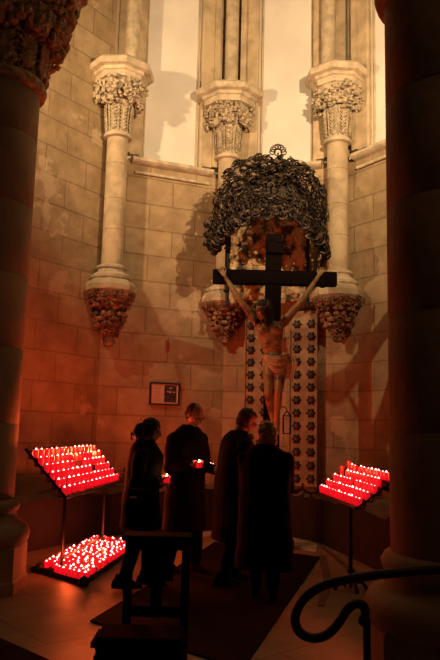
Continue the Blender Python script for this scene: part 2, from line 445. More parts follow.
def engaged_column(x, y, ang, tip, label, back, asc=1.0, arot=0.0):
    root = empty('engaged_column', (x, y, tip), label, 'column')
    rnd = random.Random(int(x * 100) + 5); zz = -tip
    C = (0, 0, zz); rot = ang + PI / 8
    # corbel
    mb = MB()
    h = 3.55 - tip
    pr = [(.03, tip), (.07, tip + .02), (.11, tip + h * .3), (.17, tip + h * .38), (.20, tip + h * .52), (.17, tip + h * .64), (.23, tip + h * .74), (.32, tip + h * .86), (.37, tip + h * .93), (.38, 3.55)]
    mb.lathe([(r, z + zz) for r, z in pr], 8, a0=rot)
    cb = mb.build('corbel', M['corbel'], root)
    mb = MB()
    def flower(a, z, r, s, petals=6):
        c = V((math.cos(a) * r, math.sin(a) * r, z + zz)); t = V((-math.sin(a), math.cos(a), 0)); nn = V((math.cos(a), math.sin(a), -.35)).normalized(); u = nn.cross(t)
        for q in range(petals):
            b = 2 * PI * q / petals
            mb.ell(c + (t * math.cos(b) + u * math.sin(b)) * s * .72, (s * .36, s * .36, s * .3), n=6, k=4)
        mb.tube([c + (t * math.cos(b * PI / 4) + u * math.sin(b * PI / 4)) * s * .38 + nn * .015 for b in range(8)], s * .1, 5, closed=True)
    for i in range(8):
        flower(ang + PI / 4 * i + .39, tip + h * .84, .30, .115)
        flower(ang + PI / 4 * i, tip + h * .90, .345, .06, 4)
    for i in range(6):
        flower(ang + PI / 3 * i + .5, tip + h * .50, .205, .135)
        flower(ang + PI / 3 * i, tip + h * .30, .13, .07, 5)
    foliage(mb, C, (tip + h * .08, .08, tip + h * .35, .15), 14, .05, rnd)
    foliage(mb, C, (tip + h * .93, .37, tip + h * .99, .385), 50, .035, rnd)
    mb.build('carving', M['corbel'], cb, smooth=True)
    # impost slab and base
    mb = MB(); mb.lathe([(.37, 3.55 + zz), (.405, 3.58 + zz), (.405, 3.66 + zz), (.35, 3.74 + zz), (.29, 3.76 + zz)], 8, a0=rot); mb.build('impost', M['stone'], root)
    mb = MB(); mb.lathe([(.27, 3.74 + zz), (.31, 3.78 + zz), (.31, 3.82 + zz), (.26, 3.86 + zz), (.22, 3.88 + zz), (.21, 3.92 + zz), (.24, 3.94 + zz), (.24, 3.97 + zz), (.19, 4.0 + zz)], 28)
    mb.build('base', M['stone_light'], root, smooth=True)
    # shaft drums
    mb = MB(); zs = [3.98, 4.55, 5.05, 5.62, 6.07]
    pr = []
    for a_, b_ in zip(zs[:-1], zs[1:]):
        pr += [(.157, a_ + zz), (.165, a_ + .008 + zz), (.165, b_ - .008 + zz), (.157, b_ + zz)]
    mb.lathe(pr, 32); mb.build('shaft', M['stone'], root, smooth=True)
    # capital
    mb = MB()
    mb.lathe([(.17, 6.05 + zz), (.22, 6.07 + zz), (.225, 6.10 + zz), (.21, 6.13 + zz), (.17, 6.15 + zz), (.175, 6.35 + zz), (.20, 6.55 + zz), (.24, 6.68 + zz), (.27, 6.8 + zz), (.31, 6.92 + zz), (.36, 6.97 + zz)], 32)
    cp = mb.build('capital', M['stone_light'], root, smooth=True)
    mb = MB()
    chevrons(mb, C, .18, .215, 6.16, 6.58, 8, .085, ang)
    for i in range(8):
        a = ang + PI / 8 + PI / 4 * i
        mb.tube([(math.cos(a) * .18, math.sin(a) * .18, 6.16 + zz), (math.cos(a) * .22, math.sin(a) * .22, 6.6 + zz)], .016, 6)
        a = ang + PI / 4 * i   # hooked crockets
        foliage(mb, C, (6.62, .33, 6.74, .40), 12, .07, rnd, (a - .16, a + .16))
    foliage(mb, C, (6.62, .28, 6.93, .41), 120, .085, rnd)
    mb.build('foliage', M['carved'], cp, smooth=True)
    # abacus
    mb = MB()
    mb.lathe([(r * asc, z + zz) for r, z in ((.46, 6.955), (.46, 7.05), (.50, 7.06), (.50, 7.11), (.60, 7.12), (.62, 7.14), (.62, 7.21), (.56, 7.26))], 8, a0=rot + arot)
    mb.build('abacus', M['stone_light'], root)
    # upper shafts
    mb = MB(); n = V((math.cos(ang), math.sin(ang), 0)); t = V((-n.y, n.x, 0))
    mb.lathe([(.15, 7.25 + zz), (.15, 7.32 + zz), (.118, 7.36 + zz), (.118, ZT + zz)], 24, Matrix.Translation((back[0], back[1], 0)))
    mb.build('upper_shaft', M['stone_light'], root, smooth=True)
    return root


AL = math.atan2(-0.89, 0.62)
c1 = engaged_column(-1.70, 10.45, math.atan2(-.86, .5), 2.74, 'engaged stone column nearest the left pillar, carved capital above and pointed corbel below', (.15, .10), .88, math.radians(10))
c2 = engaged_column(0.07, 11.22, -PI / 2, 2.93, 'middle engaged stone column, its shaft half hidden by the dark metal canopy', (.02, .08))
c3 = engaged_column(1.80, 10.45, math.atan2(-.86, -.5), 2.89, 'engaged stone column on the right, beside the dark foreground pillar', (-.13, .10), .86, math.radians(-10))


# ------------------------------------------------------------ the two big pillars
def pillar(x, y, R, neck, label, seed, rot):
    root = empty('stone_pillar', (x, y, 0), label, 'pillar'); rnd = random.Random(seed)
    mb = MB(); q = R * 1.36
    mb.lathe([(q * 1.03, 0), (q * 1.03, .10), (q, .12), (q, .40), (q * .97, .42)], 8, a0=rot); mb.build('plinth', M['pillar'], root)
    mb = MB(); mb.lathe([(R * 1.30, .41), (R * 1.36, .45), (R * 1.38, .52), (R * 1.32, .58), (R * 1.2, .61), (R * 1.10, .64), (R * 1.06, .70), (R * 1.12, .73), (R * 1.14, .77), (R * 1.09, .81), (R * 1.0, .83)], 48)
    mb.build('base', M['pillar'], root, smooth=True)
    mb = MB(); pr = []; z = .82
    while z < neck - .02:
        z2 = min(z + .72, neck)
        pr += [(R - .006, z), (R, z + .01), (R, z2 - .01), (R - .006, z2)]; z = z2
    mb.lathe(pr, 48); mb.build('shaft', M['pillar'], root, smooth=True)
    mb = MB()
    mb.lathe([(R, neck - .02), (R * 1.12, neck), (R * 1.16, neck + .05), (R * 1.12, neck + .1), (R * 1.0, neck + .13), (R * 1.02, neck + .35), (R * 1.2, neck + .65), (R * 1.5, neck + .95), (R * 1.7, neck + 1.1)], 40)
    cp = mb.build('capital', M['pillar_carved'], root, smooth=True)
    mb = MB()
    chevrons(mb, (0, 0, 0), R * 1.03, R * 1.18, neck + .15, neck + .6, 12, .15, rot)
    foliage(mb, (0, 0, 0), (neck + .14, R * 1.03, neck + .6, R * 1.18), 200, .07, rnd)
    for i in range(12):
        a = rot + 2 * PI * i / 12
        foliage(mb, (0, 0, 0), (neck + .50, R * 1.34, neck + .68, R * 1.5), 16, .11, rnd, (a - .13, a + .13))
    foliage(mb, (0, 0, 0), (neck + .62, R * 1.25, neck + 1.08, R * 1.75), 330, .11, rnd)
    mb.build('foliage', M['pillar_carved'], cp, smooth=True)
    mb = MB(); q = R * 1.85
    mb.lathe([(q, neck + 1.08), (q * 1.02, neck + 1.2), (q * 1.1, neck + 1.24), (q * 1.12, neck + 1.36), (q * .8, neck + 1.4)], 8, a0=rot); mb.build('abacus', M['pillar_carved'], root)
    mb = MB(); mb.lathe([(R * .8, neck + 1.38), (R * .8, ZT)], 32); mb.build('upper_shaft', M['pillar'], root, smooth=True)
    return root


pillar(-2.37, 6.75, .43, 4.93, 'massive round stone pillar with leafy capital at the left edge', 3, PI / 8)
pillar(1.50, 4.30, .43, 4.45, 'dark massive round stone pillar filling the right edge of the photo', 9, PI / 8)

# ------------------------------------------------------------ metal canopy over the cross
cx, cy, cz = 0.70, 10.15, 4.45
can = empty('metal_canopy', (cx, cy, cz), 'dark scrolled metal canopy of leaves and tendrils hanging over the crucifix', 'canopy')
rnd = random.Random(21)
RX, RY, RZ = .82, .60, 1.08


def dome(a, e, s=1.0):
    """a: azimuth (-y is front), e: elevation"""
    ce = math.cos(e)
    sq = abs(math.cos(a)) ** .85 * (1 if math.cos(a) > 0 else -1)
    return V((RX * s * ce ** .5 * sq, -RY * s * ce ** .5 * math.sin(a), RZ * s * (abs(math.sin(e)) ** .9 if e > 0 else math.sin(e))))


mb = MB()     # inner shell
na, ne = 28, 10; vs = []; fs = []
for j in range(ne + 1):
    for i in range(na + 1):
        a = PI * i / na; front_k = math.sin(a) ** 2
        e0 = -0.15 + .30 * front_k
        e = e0 + (PI / 2 - .05 - e0) * j / ne; p = dome(a, e, .90); vs.append(p)
for j in range(ne):
    for i in range(na):
        q = j * (na + 1) + i; fs.append((q, q + 1, q + na + 2, q + na + 1))
off = len(vs); vs2 = [p * .95 for p in vs]; vs = vs + vs2; fs = fs + [tuple(reversed([i + off for i in f])) for f in fs]
mb.add(vs, fs); mb.build('inner_shell', mat('shell_metal', (.03, .018, .011), .6, .3, bump=1.0, bscale=18), can, smooth=True)
mb = MB()     # scrollwork
for i in range(620):
    a = PI * (rnd.random() * 1.04 - .02); fk = max(0, math.sin(a)) ** 2
    e0 = -0.26 + .36 * fk
    e = e0 + (PI / 2 - e0) * rnd.random() ** 1.25
    p = dome(a, e, rnd.uniform(.90, 1.06)); nn = (p.normalized() + V((rnd.uniform(-.6, .6), rnd.uniform(-.6, .6), rnd.uniform(-.6, .6)))).normalized()
    t, u, _ = frame_from(nn); ph = rnd.uniform(0, 2 * PI); s = rnd.uniform(.05, .105); dr = rnd.choice((-1, 1)); th = rnd.uniform(.007, .016)
    pts = []; rs = []
    for q in range(11):
        f = q / 10; b = ph + dr * f * 3.4 * PI / 1.4; r = s * (1 - .78 * f)
        pts.append(p + (t * math.cos(b) + u * math.sin(b)) * r + nn * (.03 * math.sin(f * PI) + .02)); rs.append(th * (1 - .5 * f))
    mb.tube(pts, rs, 5)
for i in range(260):   # small leaves
    a = PI * rnd.random(); fk = math.sin(a) ** 2; e0 = -.26 + .36 * fk; e = e0 + (PI / 2 - e0) * rnd.random()
    p = dome(a, e, 1.02); nn = p.normalized(); t, u, _ = frame_from(nn); Rm = Matrix((t, u, nn)).transposed() @ Matrix.Rotation(rnd.random() * 6, 3, 'Z')
    mb.ell(p, (.05, .022, .012), n=6, k=4, R=Rm)
mb.build('scrollwork', M['bronze'], can, smooth=True)
mb = MB()     # front garland along the lower rim
for i in range(90):
    a = PI * i / 89; fk = math.sin(a) ** 2; e = -.22 + .34 * fk
    p = dome(a, e, 1.02) + V((rnd.uniform(-.03, .03), 0, rnd.uniform(-.05, .05)))
    for q in range(2):
        ph = rnd.uniform(0, 6.28); s = rnd.uniform(.04, .075)
        mb.tube([p + V((math.cos(ph + k_ * .55) * s, -.03 - .01 * k_, math.sin(ph + k_ * .55) * s)) for k_ in range(9)], [.015] * 8 + [.006], 5)
mb.build('garland', M['bronze'], can, smooth=True)
mb = MB()     # curling side lobe on the left
for (ox, oz, s) in ((-.85, .10, .10), (-.90, .0, .08), (-.86, -.12, .11), (-.78, -.2, .09), (-.91, -.18, .07), (-.72, -.08, .1), (-.92, .14, .06)):
    for q in range(4):
        ph = rnd.uniform(0, 6.28); ss = s * (1 - q * .2)
        mb.tube([V((ox + math.cos(ph + k_ * .5) * ss, -.08 - .03 * q, oz + math.sin(ph + k_ * .5) * ss)) for k_ in range(11)], .016, 5)
mb.build('side_scroll', M['bronze'], can, smooth=True)
mb = MB()     # pale round blossoms
for i in range(30):
    a = PI * (.12 + .76 * rnd.random()); e = .55 + .75 * rnd.random(); p = dome(a, e, 1.04)
    mb.ell(p, (.045, .03, .03), n=8, k=5)
mb.build('blossom', mat('blossom_metal', (.20, .14, .09), .5, .3), can, smooth=True)
mb = MB()     # openwork finial
fz = RZ + .10
fp0 = V((.12, -.12, fz))
for i in range(7):
    a = PI * i / 6; c = fp0 + V((math.cos(a) * .085, 0, .11 + math.sin(a) * .085))
    mb.tube([c + V((math.cos(b * PI / 4) * .042, 0, math.sin(b * PI / 4) * .042)) for b in range(8)], .010, 5, closed=True)
mb.tube([fp0 + V((0, 0, -.12)), fp0 + V((0, 0, .1))], .014, 6)
mb.tube([fp0 + V((math.cos(b * PI / 6) * .06, 0, .11 + math.sin(b * PI / 6) * .06)) for b in range(12)], .009, 5, closed=True)
mb.build('finial', M['bronze'], can, smooth=True)
for sx, zb in ((-.62, -.85), (.84, -.75)):   # side posts
    mb = MB(); mb.tube([(sx, .05, zb), (sx, .05, .85)], .03, 8)
    for q in range(5): mb.ell((sx, .05, zb + q * .33), (.05, .05, .03), n=10, k=6)
    mb.build('post', M['iron'], can, smooth=True)
mb = MB()     # wall arm that carries it
mb.tube([(0, .1, .85), (0, .92, .85)], .03, 8); mb.build('bracket', M['iron'], can)

# mottled relief behind the cross, below the canopy
rel = empty('carved_relief', (0.73, 10.62, 3.0), 'mottled ochre and dark carved relief board behind the top of the cross', 'relief')
rrz = math.atan2((VR - VC).y, (VR - VC).x); rel.rotation_euler = (0, 0, 0)
mb = MB(); pts = []
for i in range(17):
    a = PI * i / 16; pts.append((math.cos(a) * .60, 1.55 + math.sin(a) * .62))
pts = [(.60, .55)] + pts + [(-.60, .55)]
n_ = len(pts)
mb.add([(x, 0, z) for x, z in pts] + [(x, .08, z) for x, z in pts], [tuple(range(n_)), tuple(range(2 * n_ - 1, n_ - 1, -1))] + [(i, (i + 1) % n_, (i + 1) % n_ + n_, i + n_) for i in range(n_)])
mb.build('board', M['relief'], rel)
mb = MB()
for i in range(230):
    x = rnd.uniform(-.57, .57); z = rnd.uniform(.55, 1.9); s = rnd.uniform(.03, .08)
    mb.ell((x, -.01, z), (s, .035, s * rnd.uniform(.7, 1.5)), n=7, k=5)
mb.build('ornament', M['relief'], rel, smooth=True)
mb = MB()
for sx in (-1, 1):
    mb = MB(); mb.tube([(sx * .63, 0, .45), (sx * .63, 0, 1.6)], .03, 8); mb.build('edge_moulding', M['iron'], rel)

# rosette strips either side of the crucifix
uB = (VR - VC).normalized(); nB = V((uB.y, -uB.x))


def rosette_mesh():
    mb = MB(); n = 36; prof = []
    vs = [(0, -.035, 0)]
    for i in range(n):
        a = 2 * PI * i / n; r = .062 * (1 + .20 * math.cos(6 * a)); vs.append((r * math.cos(a), -.008, r * math.sin(a)))
    for i in range(n):
        a = 2 * PI * i / n; r = .040 * (1 + .12 * math.cos(6 * a)); vs.append((r * math.cos(a), -.030, r * math.sin(a)))
    for i in range(n):
        a = 2 * PI * i / n; r = .062 * (1 + .20 * math.cos(6 * a)); vs.append((r * math.cos(a), .012, r * math.sin(a)))
    fs = [(1 + i, 1 + (i + 1) % n, 1 + n + (i + 1) % n, 1 + n + i) for i in range(n)]
    fs += [(1 + 2 * n + i, 1 + 2 * n + (i + 1) % n, 1 + (i + 1) % n, 1 + i) for i in range(n)]
    fs += [tuple(1 + n + i for i in range(n)), tuple(1 + 2 * n + i for i in range(n))]
    mb.add(vs[0:], fs); mb.cur = 1; mb.ell((0, -.03, 0), (.016, .012, .016), n=8, k=5)
    return mb


ros0 = None
for name, s0, s1, cols, z0, z1, lab in (
        ('left', .48, .88, (.565, .775), .70, 3.42, 'narrow stone strip of dark star rosettes behind the left side of the crucifix'),
        ('right', 1.17, 1.57, (1.275, 1.485), .70, 3.42, 'narrow stone strip of dark star rosettes between crucifix and right candle rack')):
    a = VC + uB * (s0 / uB.x) * 1.0; xa = (s0 - VC.x) / uB.x; xb = (s1 - VC.x) / uB.x
    P = VC + uB * xa + nB * .15
    root = empty('rosette_panel', (P.x, P.y, z0), lab, 'panel', rz=rrz)
    Lp = xb - xa
    mb = MB(); mb.box((Lp / 2, .04, (z1 - z0) / 2), (Lp, .06, z1 - z0)); mb.build('backing', M['panel'], root)
    mb = MB()
    for xx in (0, Lp): mb.tube([(xx, .0, 0), (xx, 0, z1 - z0)], .012, 6)
    mb.build('edging', M['panel'], root)
    for cxp in cols:
        lx = (cxp - s0) / uB.x
        z = .82
        while z < 3.36:
            if ros0 is None:
                r_ = rosette_mesh().build('rosette', [M['rosette'], M['rosette_c']], root); ros0 = r_
            else:
                r_ = ros0.copy(); COL.objects.link(r_); r_.parent = root
            r_.location = (lx, 0.0, z - z0); z += .199

# ------------------------------------------------------------ crucifix
cr = empty('wooden_cross', (.73, 9.5, .015), 'large dark wooden cross standing in the middle under the canopy', 'cross')
mb = MB(); mb.box((0, 0, 2.16), (.22, .12, 4.22)); mb.build('upright', M['crosswood'], cr, bevel=.01)
mb = MB(); mb.box((0.02, -.005, 3.64), (1.74, .13, .20)); mb.build('crossbeam', M['crosswood'], cr, bevel=.01)
mb = MB(); mb.box((.02, -.09, 4.06), (.22, .03, .15), rz=.03); mb.tube([(-.10, -.10, 4.14), (-.05, -.12, 4.17), (.08, -.11, 4.13), (.14, -.1, 4.15)], .012, 6); mb.build('titulus', M['crosswood'], cr)
mb = MB(); mb.box((0, 0, .06), (.6, .5, .12)); mb.box((0, 0, .2), (.4, .32, .2)); mb.build('foot_block', M['dado'], cr, bevel=.015)


def arc_fingers(mb, c, pd, nside, r=.036, n=4, thumb=True, up=V((0, 0, 1)), s=1.0, sweep=2.3):
    """fingers closing round an upright object at c; pd: direction from object to palm; nside +1/-1 which way the fingers go round"""
    pd = V(pd).normalized(); sd = up.cross(pd).normalized() * nside
    lens = (1.0, 1.08, 1.0, .82)
    for i in range(n):
        z = (.030 - .020 * i) * s; pts = []
        for q in range(7):
            b = .55 + (sweep * lens[i]) * q / 6
            pts.append(c + (pd * math.cos(b) + sd * math.sin(b)) * (r + .010 * s) + up * z)
        mb.tube([c + pd * (r + .022 * s) + sd * .012 * s + up * z] + pts, [.0092 * s, .009 * s, .009 * s, .0088 * s, .0085 * s, .008 * s, .0078 * s, .007 * s], 8, rnd=True)
    if thumb:
        pts = []
        for q in range(5):
            b = .5 + 1.25 * q / 4
            pts.append(c + (pd * math.cos(b) - sd * math.sin(b)) * (r + .011 * s) + up * (.005 + .008 * q) * s)
        mb.tube([c + pd * (r + .03 * s) - sd * .012 * s - up * .015 * s] + pts, [.013 * s, .0115 * s, .011 * s, .0105 * s, .010 * s, .009 * s], 8, rnd=True)
    Rm = Matrix((pd, sd, up)).transposed()
    mb.ell(c + pd * (r + .026 * s), (.020 * s, .036 * s, .044 * s), R=Rm, n=12, k=8)


def head(mb, c, fwd, up, s=1.0, beard=False):
    """skull, jaw, nose, lips, ears, brow; c is the centre of the head"""
    f = V(fwd).normalized(); u = (V(up) - f * V(up).dot(f)).normalized(); l = u.cross(f)
    Rm = Matrix((f, l, u)).transposed()
    P = lambda a, b, z: V(c) + (f * a + l * b + u * z) * s
    E = lambda a, b, z, r: mb.ell(P(a, b, z), tuple(q * s for q in r), R=Rm, n=14, k=10)
    E(-.012, 0, .025, (.096, .076, .092)); E(.018, 0, -.025, (.072, .062, .080)); E(.040, 0, -.072, (.042, .040, .034)); E(.055, 0, -.092, (.022, .022, .018))
    for q in (-1, 1):
        E(.060, q * .036, -.022, (.022, .022, .022))           # cheek
        E(-.010, q * .077, -.012, (.022, .009, .032))           # ear
        E(.076, q * .030, .022, (.012, .022, .007))             # brow
        E(.074, q * .030, .002, (.013, .015, .011))             # eyeball bulge
    mb.tube([P(.082, 0, .012), P(.098, 0, -.012), P(.108, 0, -.030)], [.008 * s, .010 * s, .013 * s], 8, rnd=True)
    for q in (-1, 1): E(.094, q * .010, -.034, (.010, .008, .007))
    E(.087, 0, -.053, (.010, .024, .0055)); E(.085, 0, -.063, (.010, .021, .0065))
    return P, Rm


mb = MB()      # the carved figure
hip = V((.75, 9.36, 2.44)); chest = V((.68, 9.33, 2.80)); nk = V((.665, 9.33, 3.02)); shL = V((.485, 9.34, 3.00)); shR = V((.875, 9.34, 3.01))
X = V((1, 0, 0)); Yv = V((0, 1, 0))
mb.loft([(V((.75, 9.36, 2.32)), X * .10, Yv * .08), (hip, X * .155, Yv * .10), (V((.725, 9.345, 2.56)), X * .125, Yv * .085), (V((.70, 9.33, 2.66)), X * .135, Yv * .09),
         (chest, X * .175, Yv * .115), (V((.68, 9.33, 2.92)), X * .185, Yv * .105), (V((.675, 9.335, 3.0)), X * .12, Yv * .07), (nk, X * .06, Yv * .055)], 24)
for sx in (-1, 1):
    mb.ell((.68 + sx * .08, 9.24, 2.87), (.085, .04, .06)); mb.ell((.70 + sx * .06, 9.26, 2.70), (.05, .03, .03))
for i in range(4):
    for sx in (-1, 1): mb.tube([(.70 + sx * .04, 9.245, 2.80 - i * .045), (.70 + sx * .13, 9.28, 2.77 - i * .045)], .011, 6, rnd=True)
mb.ell((.735, 9.27, 2.52), (.07, .03, .07))
hcen = V((.565, 9.20, 3.13))
mb.tube([nk, V((.64, 9.27, 3.05)), hcen - V((0, 0, .03))], [.06, .055, .05], 12, rnd=True)
for sh, hd, el in ((shL, V((.035, 9.42, 3.66)), V((.25, 9.30, 3.30))), (shR, V((1.36, 9.42, 3.69)), V((1.13, 9.30, 3.32)))):
    d = (hd - el).normalized()
    mb.tube([sh - (el - sh) * .1, sh + (el - sh) * .3, sh + (el - sh) * .6, el, el + d * .08, hd - d * .09, hd - d * .03], [.062, .058, .048, .042, .045, .028, .026], 14, rnd=True)
    palm = hd + d * .02; sd = d.cross(V((0, 1, 0))).normalized()
    Rm = Matrix((d, sd, V((0, 1, 0)))).transposed()
    mb.ell(palm, (.05, .036, .016), R=Rm)
    for i, (o_, L_) in enumerate(((-.028, .065), (-.010, .078), (.010, .075), (.028, .058))):
        b0 = palm + d * .035 + sd * o_
        mb.tube([b0, b0 + d * L_ * .5 + V((0, -.012, 0)) + sd * o_ * .3, b0 + d * L_ * .85 + V((0, -.04, 0)) + sd * o_ * .4], [.0095, .009, .0075], 7, rnd=True)
    up_s = sd if sd.x * (1 if hd.x < .7 else -1) > 0 else -sd
    mb.tube([palm - d * .02 + up_s * .02, palm + d * .015 + up_s * .05, palm + d * .05 + up_s * .062 + V((0, -.015, 0))], [.012, .011, .009], 7, rnd=True)
kL = V((.66, 9.19, 2.01)); kR = V((.79, 9.17, 2.03)); fL = V((.74, 9.29, 1.62)); fR = V((.775, 9.27, 1.64))
for hp, kn, ft in ((V((.68, 9.36, 2.40)), kL, fL), (V((.83, 9.36, 2.41)), kR, fR)):
    mb.tube([hp, hp.lerp(kn, .35), hp.lerp(kn, .8), kn, kn.lerp(ft, .3) + V((0, .02, 0)), kn.lerp(ft, .75), ft], [.088, .085, .062, .056, .058, .036, .034], 16, rnd=True)
    tt = ft + V((0, -.09, -.13))
    mb.tube([ft + V((0, .015, -.02)), ft.lerp(tt, .5) + V((0, -.01, 0)), tt], [.036, .036, .026], 10, rnd=True, flat=.8)
    for i in range(5): mb.tube([tt + V(((i - 2) * .014, 0, 0)), tt + V(((i - 2) * .016, -.012, -.035 + abs(i - 1) * .004))], [.011, .008], 6, rnd=True)
P, Rm = head(mb, hcen, V((-.68, -.45, -.62)), V((-.35, -.55, .9)), 1.08)
chf = empty('crucified_figure', (.73, 9.5, 1.5), 'carved painted figure with outstretched arms and loincloth nailed to the cross', 'statue')
MI = Matrix.Translation((-.73, -9.55, -1.5))
mb.v = [MI @ p for p in mb.v]
remesh(mb, 'body', M['flesh_paint'], chf, .008, 2)
mb = MB()      # hair and beard
for (a, b, z, r) in ((-.03, 0, .05, (.098, .092, .09)), (.03, .075, .0, (.045, .03, .10)), (-.03, .095, -.04, (.05, .035, .12)),  (-.06, 0, -.03, (.06, .085, .10)), (-.02, .082, -.06, (.045, .022, .12)), (0.0, -.082, -.06, (.05, .024, .13)), (.045, 0, -.105, (.035, .040, .045))):
    mb.ell(MI @ P(a, b, z), r, R=Rm, n=14, k=10)
for q in range(9):
    s_ = -1 if q % 2 else 1; a_ = -.05 + .012 * q
    p0 = P(a_, s_ * .08, 0); mb.tube([MI @ p0, MI @ (p0 + V((s_ * .01, -.01, -.10))), MI @ (p0 + V((s_ * .02 + .01, -.01, -.2)))], [.02, .018, .006], 7, rnd=True)
remesh(mb, 'hair', M['darkhair'], chf, .009, 1, disp=.012, dscale=40)
mb = MB()
for q in range(3):
    mb.tube([MI @ P(math.cos(t * PI / 9) * .112, math.sin(t * PI / 9) * .10, .055 + .014 * math.sin(t * 1.7 + q * 2) + q * .01) for t in range(18)], .010, 6, closed=True)
for q in range(26):
    t = q * .24 * PI; p0 = MI @ P(math.cos(t) * .115, math.sin(t) * .10, .06); p1 = MI @ P(math.cos(t + .1) * .155, math.sin(t + .1) * .135, .06 + .03 * math.sin(q * 2.1)); mb.tube([p0, p1], [.006, .001], 5)
mb.build('crown_of_thorns', M['thorn'], chf, smooth=True)
mb = MB()      # loincloth: swags and hanging end
for i in range(7):
    t = i / 6
    a_ = V((.60, 9.30, 2.54 - .05 * t)); b_ = V((.93, 9.30, 2.56 - .26 * t)); pts = []
    for q in range(9):
        f = q / 8; p = a_.lerp(b_, f); p.z -= (.05 + .07 * t) * math.sin(f * PI) ** 1.2 * (1 - .3 * f); p.y -= (.095 + .018 * (i % 2)) * math.sin(f * PI) ** .7; pts.append(MI @ p)
    mb.tube(pts, [.012] + [.017] * 7 + [.012], 8, rnd=True)
for i in range(5):
    x_ = .865 + .038 * i
    mb.tube([MI @ V((x_, 9.30, 2.53)), MI @ V((x_ + .02, 9.27, 2.42)), MI @ V((x_ + .03 - .02 * i, 9.25, 2.30 - .03 * i)), MI @ V((x_ - .02 * i, 9.25, 2.2 + .015 * i))], [.014, .017, .014, .008], 8, rnd=True)
mb.loft([(MI @ V((.75, 9.36, 2.28)), X * .145, Yv * .10), (MI @ V((.75, 9.36, 2.42)), X * .168, Yv * .105), (MI @ V((.745, 9.36, 2.52)), X * .155, Yv * .10)], 24)
remesh(mb, 'loincloth', M['loincloth'], chf, .007, 0)

# small open iron lantern hanging beside the cross
ln = empty('iron_lantern', (.955, 9.62, 1.50), 'small house-shaped open iron lantern frame fixed beside the foot of the cross', 'lantern')
mb = MB()
for sx in (-1, 1):
    for sy in (-1, 1): mb.tube([(sx * .05, sy * .04, 0), (sx * .05, sy * .04, .24)], .007, 6)
for z in (0, .24):
    mb.tube([(-.05, -.04, z), (.05, -.04, z), (.05, .04, z), (-.05, .04, z)], .007, 6, closed=True)
for sx in (-1, 1):
    for sy in (-1, 1): mb.tube([(sx * .05, sy * .04, .24), (0, 0, .31)], .007, 6)
mb.build('cage', M['iron'], ln)
mb = MB(); mb.tube([(0, 0, .31), (-.02, -.02, .36), (-.10, -.05, .36)], .006, 6); mb.build('hook', M['iron'], ln)

# framed notice on the left back wall
def onA(u_, d_): return VL + (VC - VL).normalized() * u_ + V(((VC - VL).normalized().y, -(VC - VL).normalized().x)) * d_
uA = (VC - VL).normalized(); u0 = (V((-1.10, 10.95)) - VL).dot(uA); pA = onA(u0, .03)
fr = empty('framed_notice', (pA.x, pA.y, 1.89), 'small dark-framed notice with a photograph hanging low on the left back wall', 'picture', rz=math.atan2(uA.y, uA.x))
W_, H_ = .50, .36
mb = MB()
for c_, d_ in (((W_ / 2, 0, .0125), (W_, .03, .025)), ((W_ / 2, 0, H_ - .0125), (W_, .03, .025)), ((.0125, 0, H_ / 2), (.025, .03, H_ - .05)), ((W_ - .0125, 0, H_ / 2), (.025, .03, H_ - .05))): mb.box(c_, d_)
mb.build('frame', M['frame'], fr)
mb = MB(); mb.box((W_ / 2, .008, H_ / 2), (W_ - .05, .012, H_ - .05)); mb.build('paper', M['paper'], fr)
mb = MB(); mb.box((.345, 0.0, .185), (.20, .006, .27)); mb.cur = 1
for (a, b, r) in ((.34, .275, .016), (.37, .275, .012), (.30, .215, .012), (.335, .215, .018), (.36, .212, .010), (.41, .212, .014)): mb.ell((a, -.003, b), (r, .003, r), n=8, k=5)
mb.build('photograph', [M['photo'], M['photo_l']], fr)
mb = MB()
for i in range(9): mb.box((.12 + (.01 if i % 3 else -.005), .001, .29 - i * .027), (.12 - .02 * (i % 3), .003, .006))
mb.build('text_lines', M['ink'], fr)


# ------------------------------------------------------------ candles
def candle(name, lit, tall=1.0):
    mb = MB(); h = .078 * tall
    mb.lathe([(.020, 0), (.023, .004), (.0255, h * .5), (.028, h), (.025, h), (.022, h * .55), (.016, h * .5)], 12)
    o = mb.build(name, M['redglass'] if lit else M['redglass_dim'], smooth=True)
    if lit:
        mb = MB(); mb.lathe([(.002, h * .70), (.008, h * .76), (.0115, h * .88), (.010, h * 1.0), (.005, h * 1.1), (.001, h * 1.18)], 8)
        mb.build('flame', M['flame'], o, smooth=True)
    return o


jit = random.Random(77)


def dupc(src, loc, label, group):
    r = src.copy(); COL.objects.link(r); r.location = loc; r['label'] = label; r['category'] = 'candle'; r['group'] = group
    for ch in src.children:
        c = ch.copy(); COL.objects.link(c); c.parent = r; c.location.z = jit.uniform(-.010, .006)
    return r


proto = candle('votive_candle', True); unlit = candle('votive_candle', False, 1.45)
used = [False, False]


def put(loc, label, group, lit=True):
    src = proto if lit else unlit; i = 0 if lit else 1
    if not used[i]:
        used[i] = True; src.location = loc; tag(src, label, 'candle', group); return src
    return dupc(src, loc, label, group)


ordn = ['front', 'second', 'third', 'fourth', 'fifth', 'sixth', 'back']


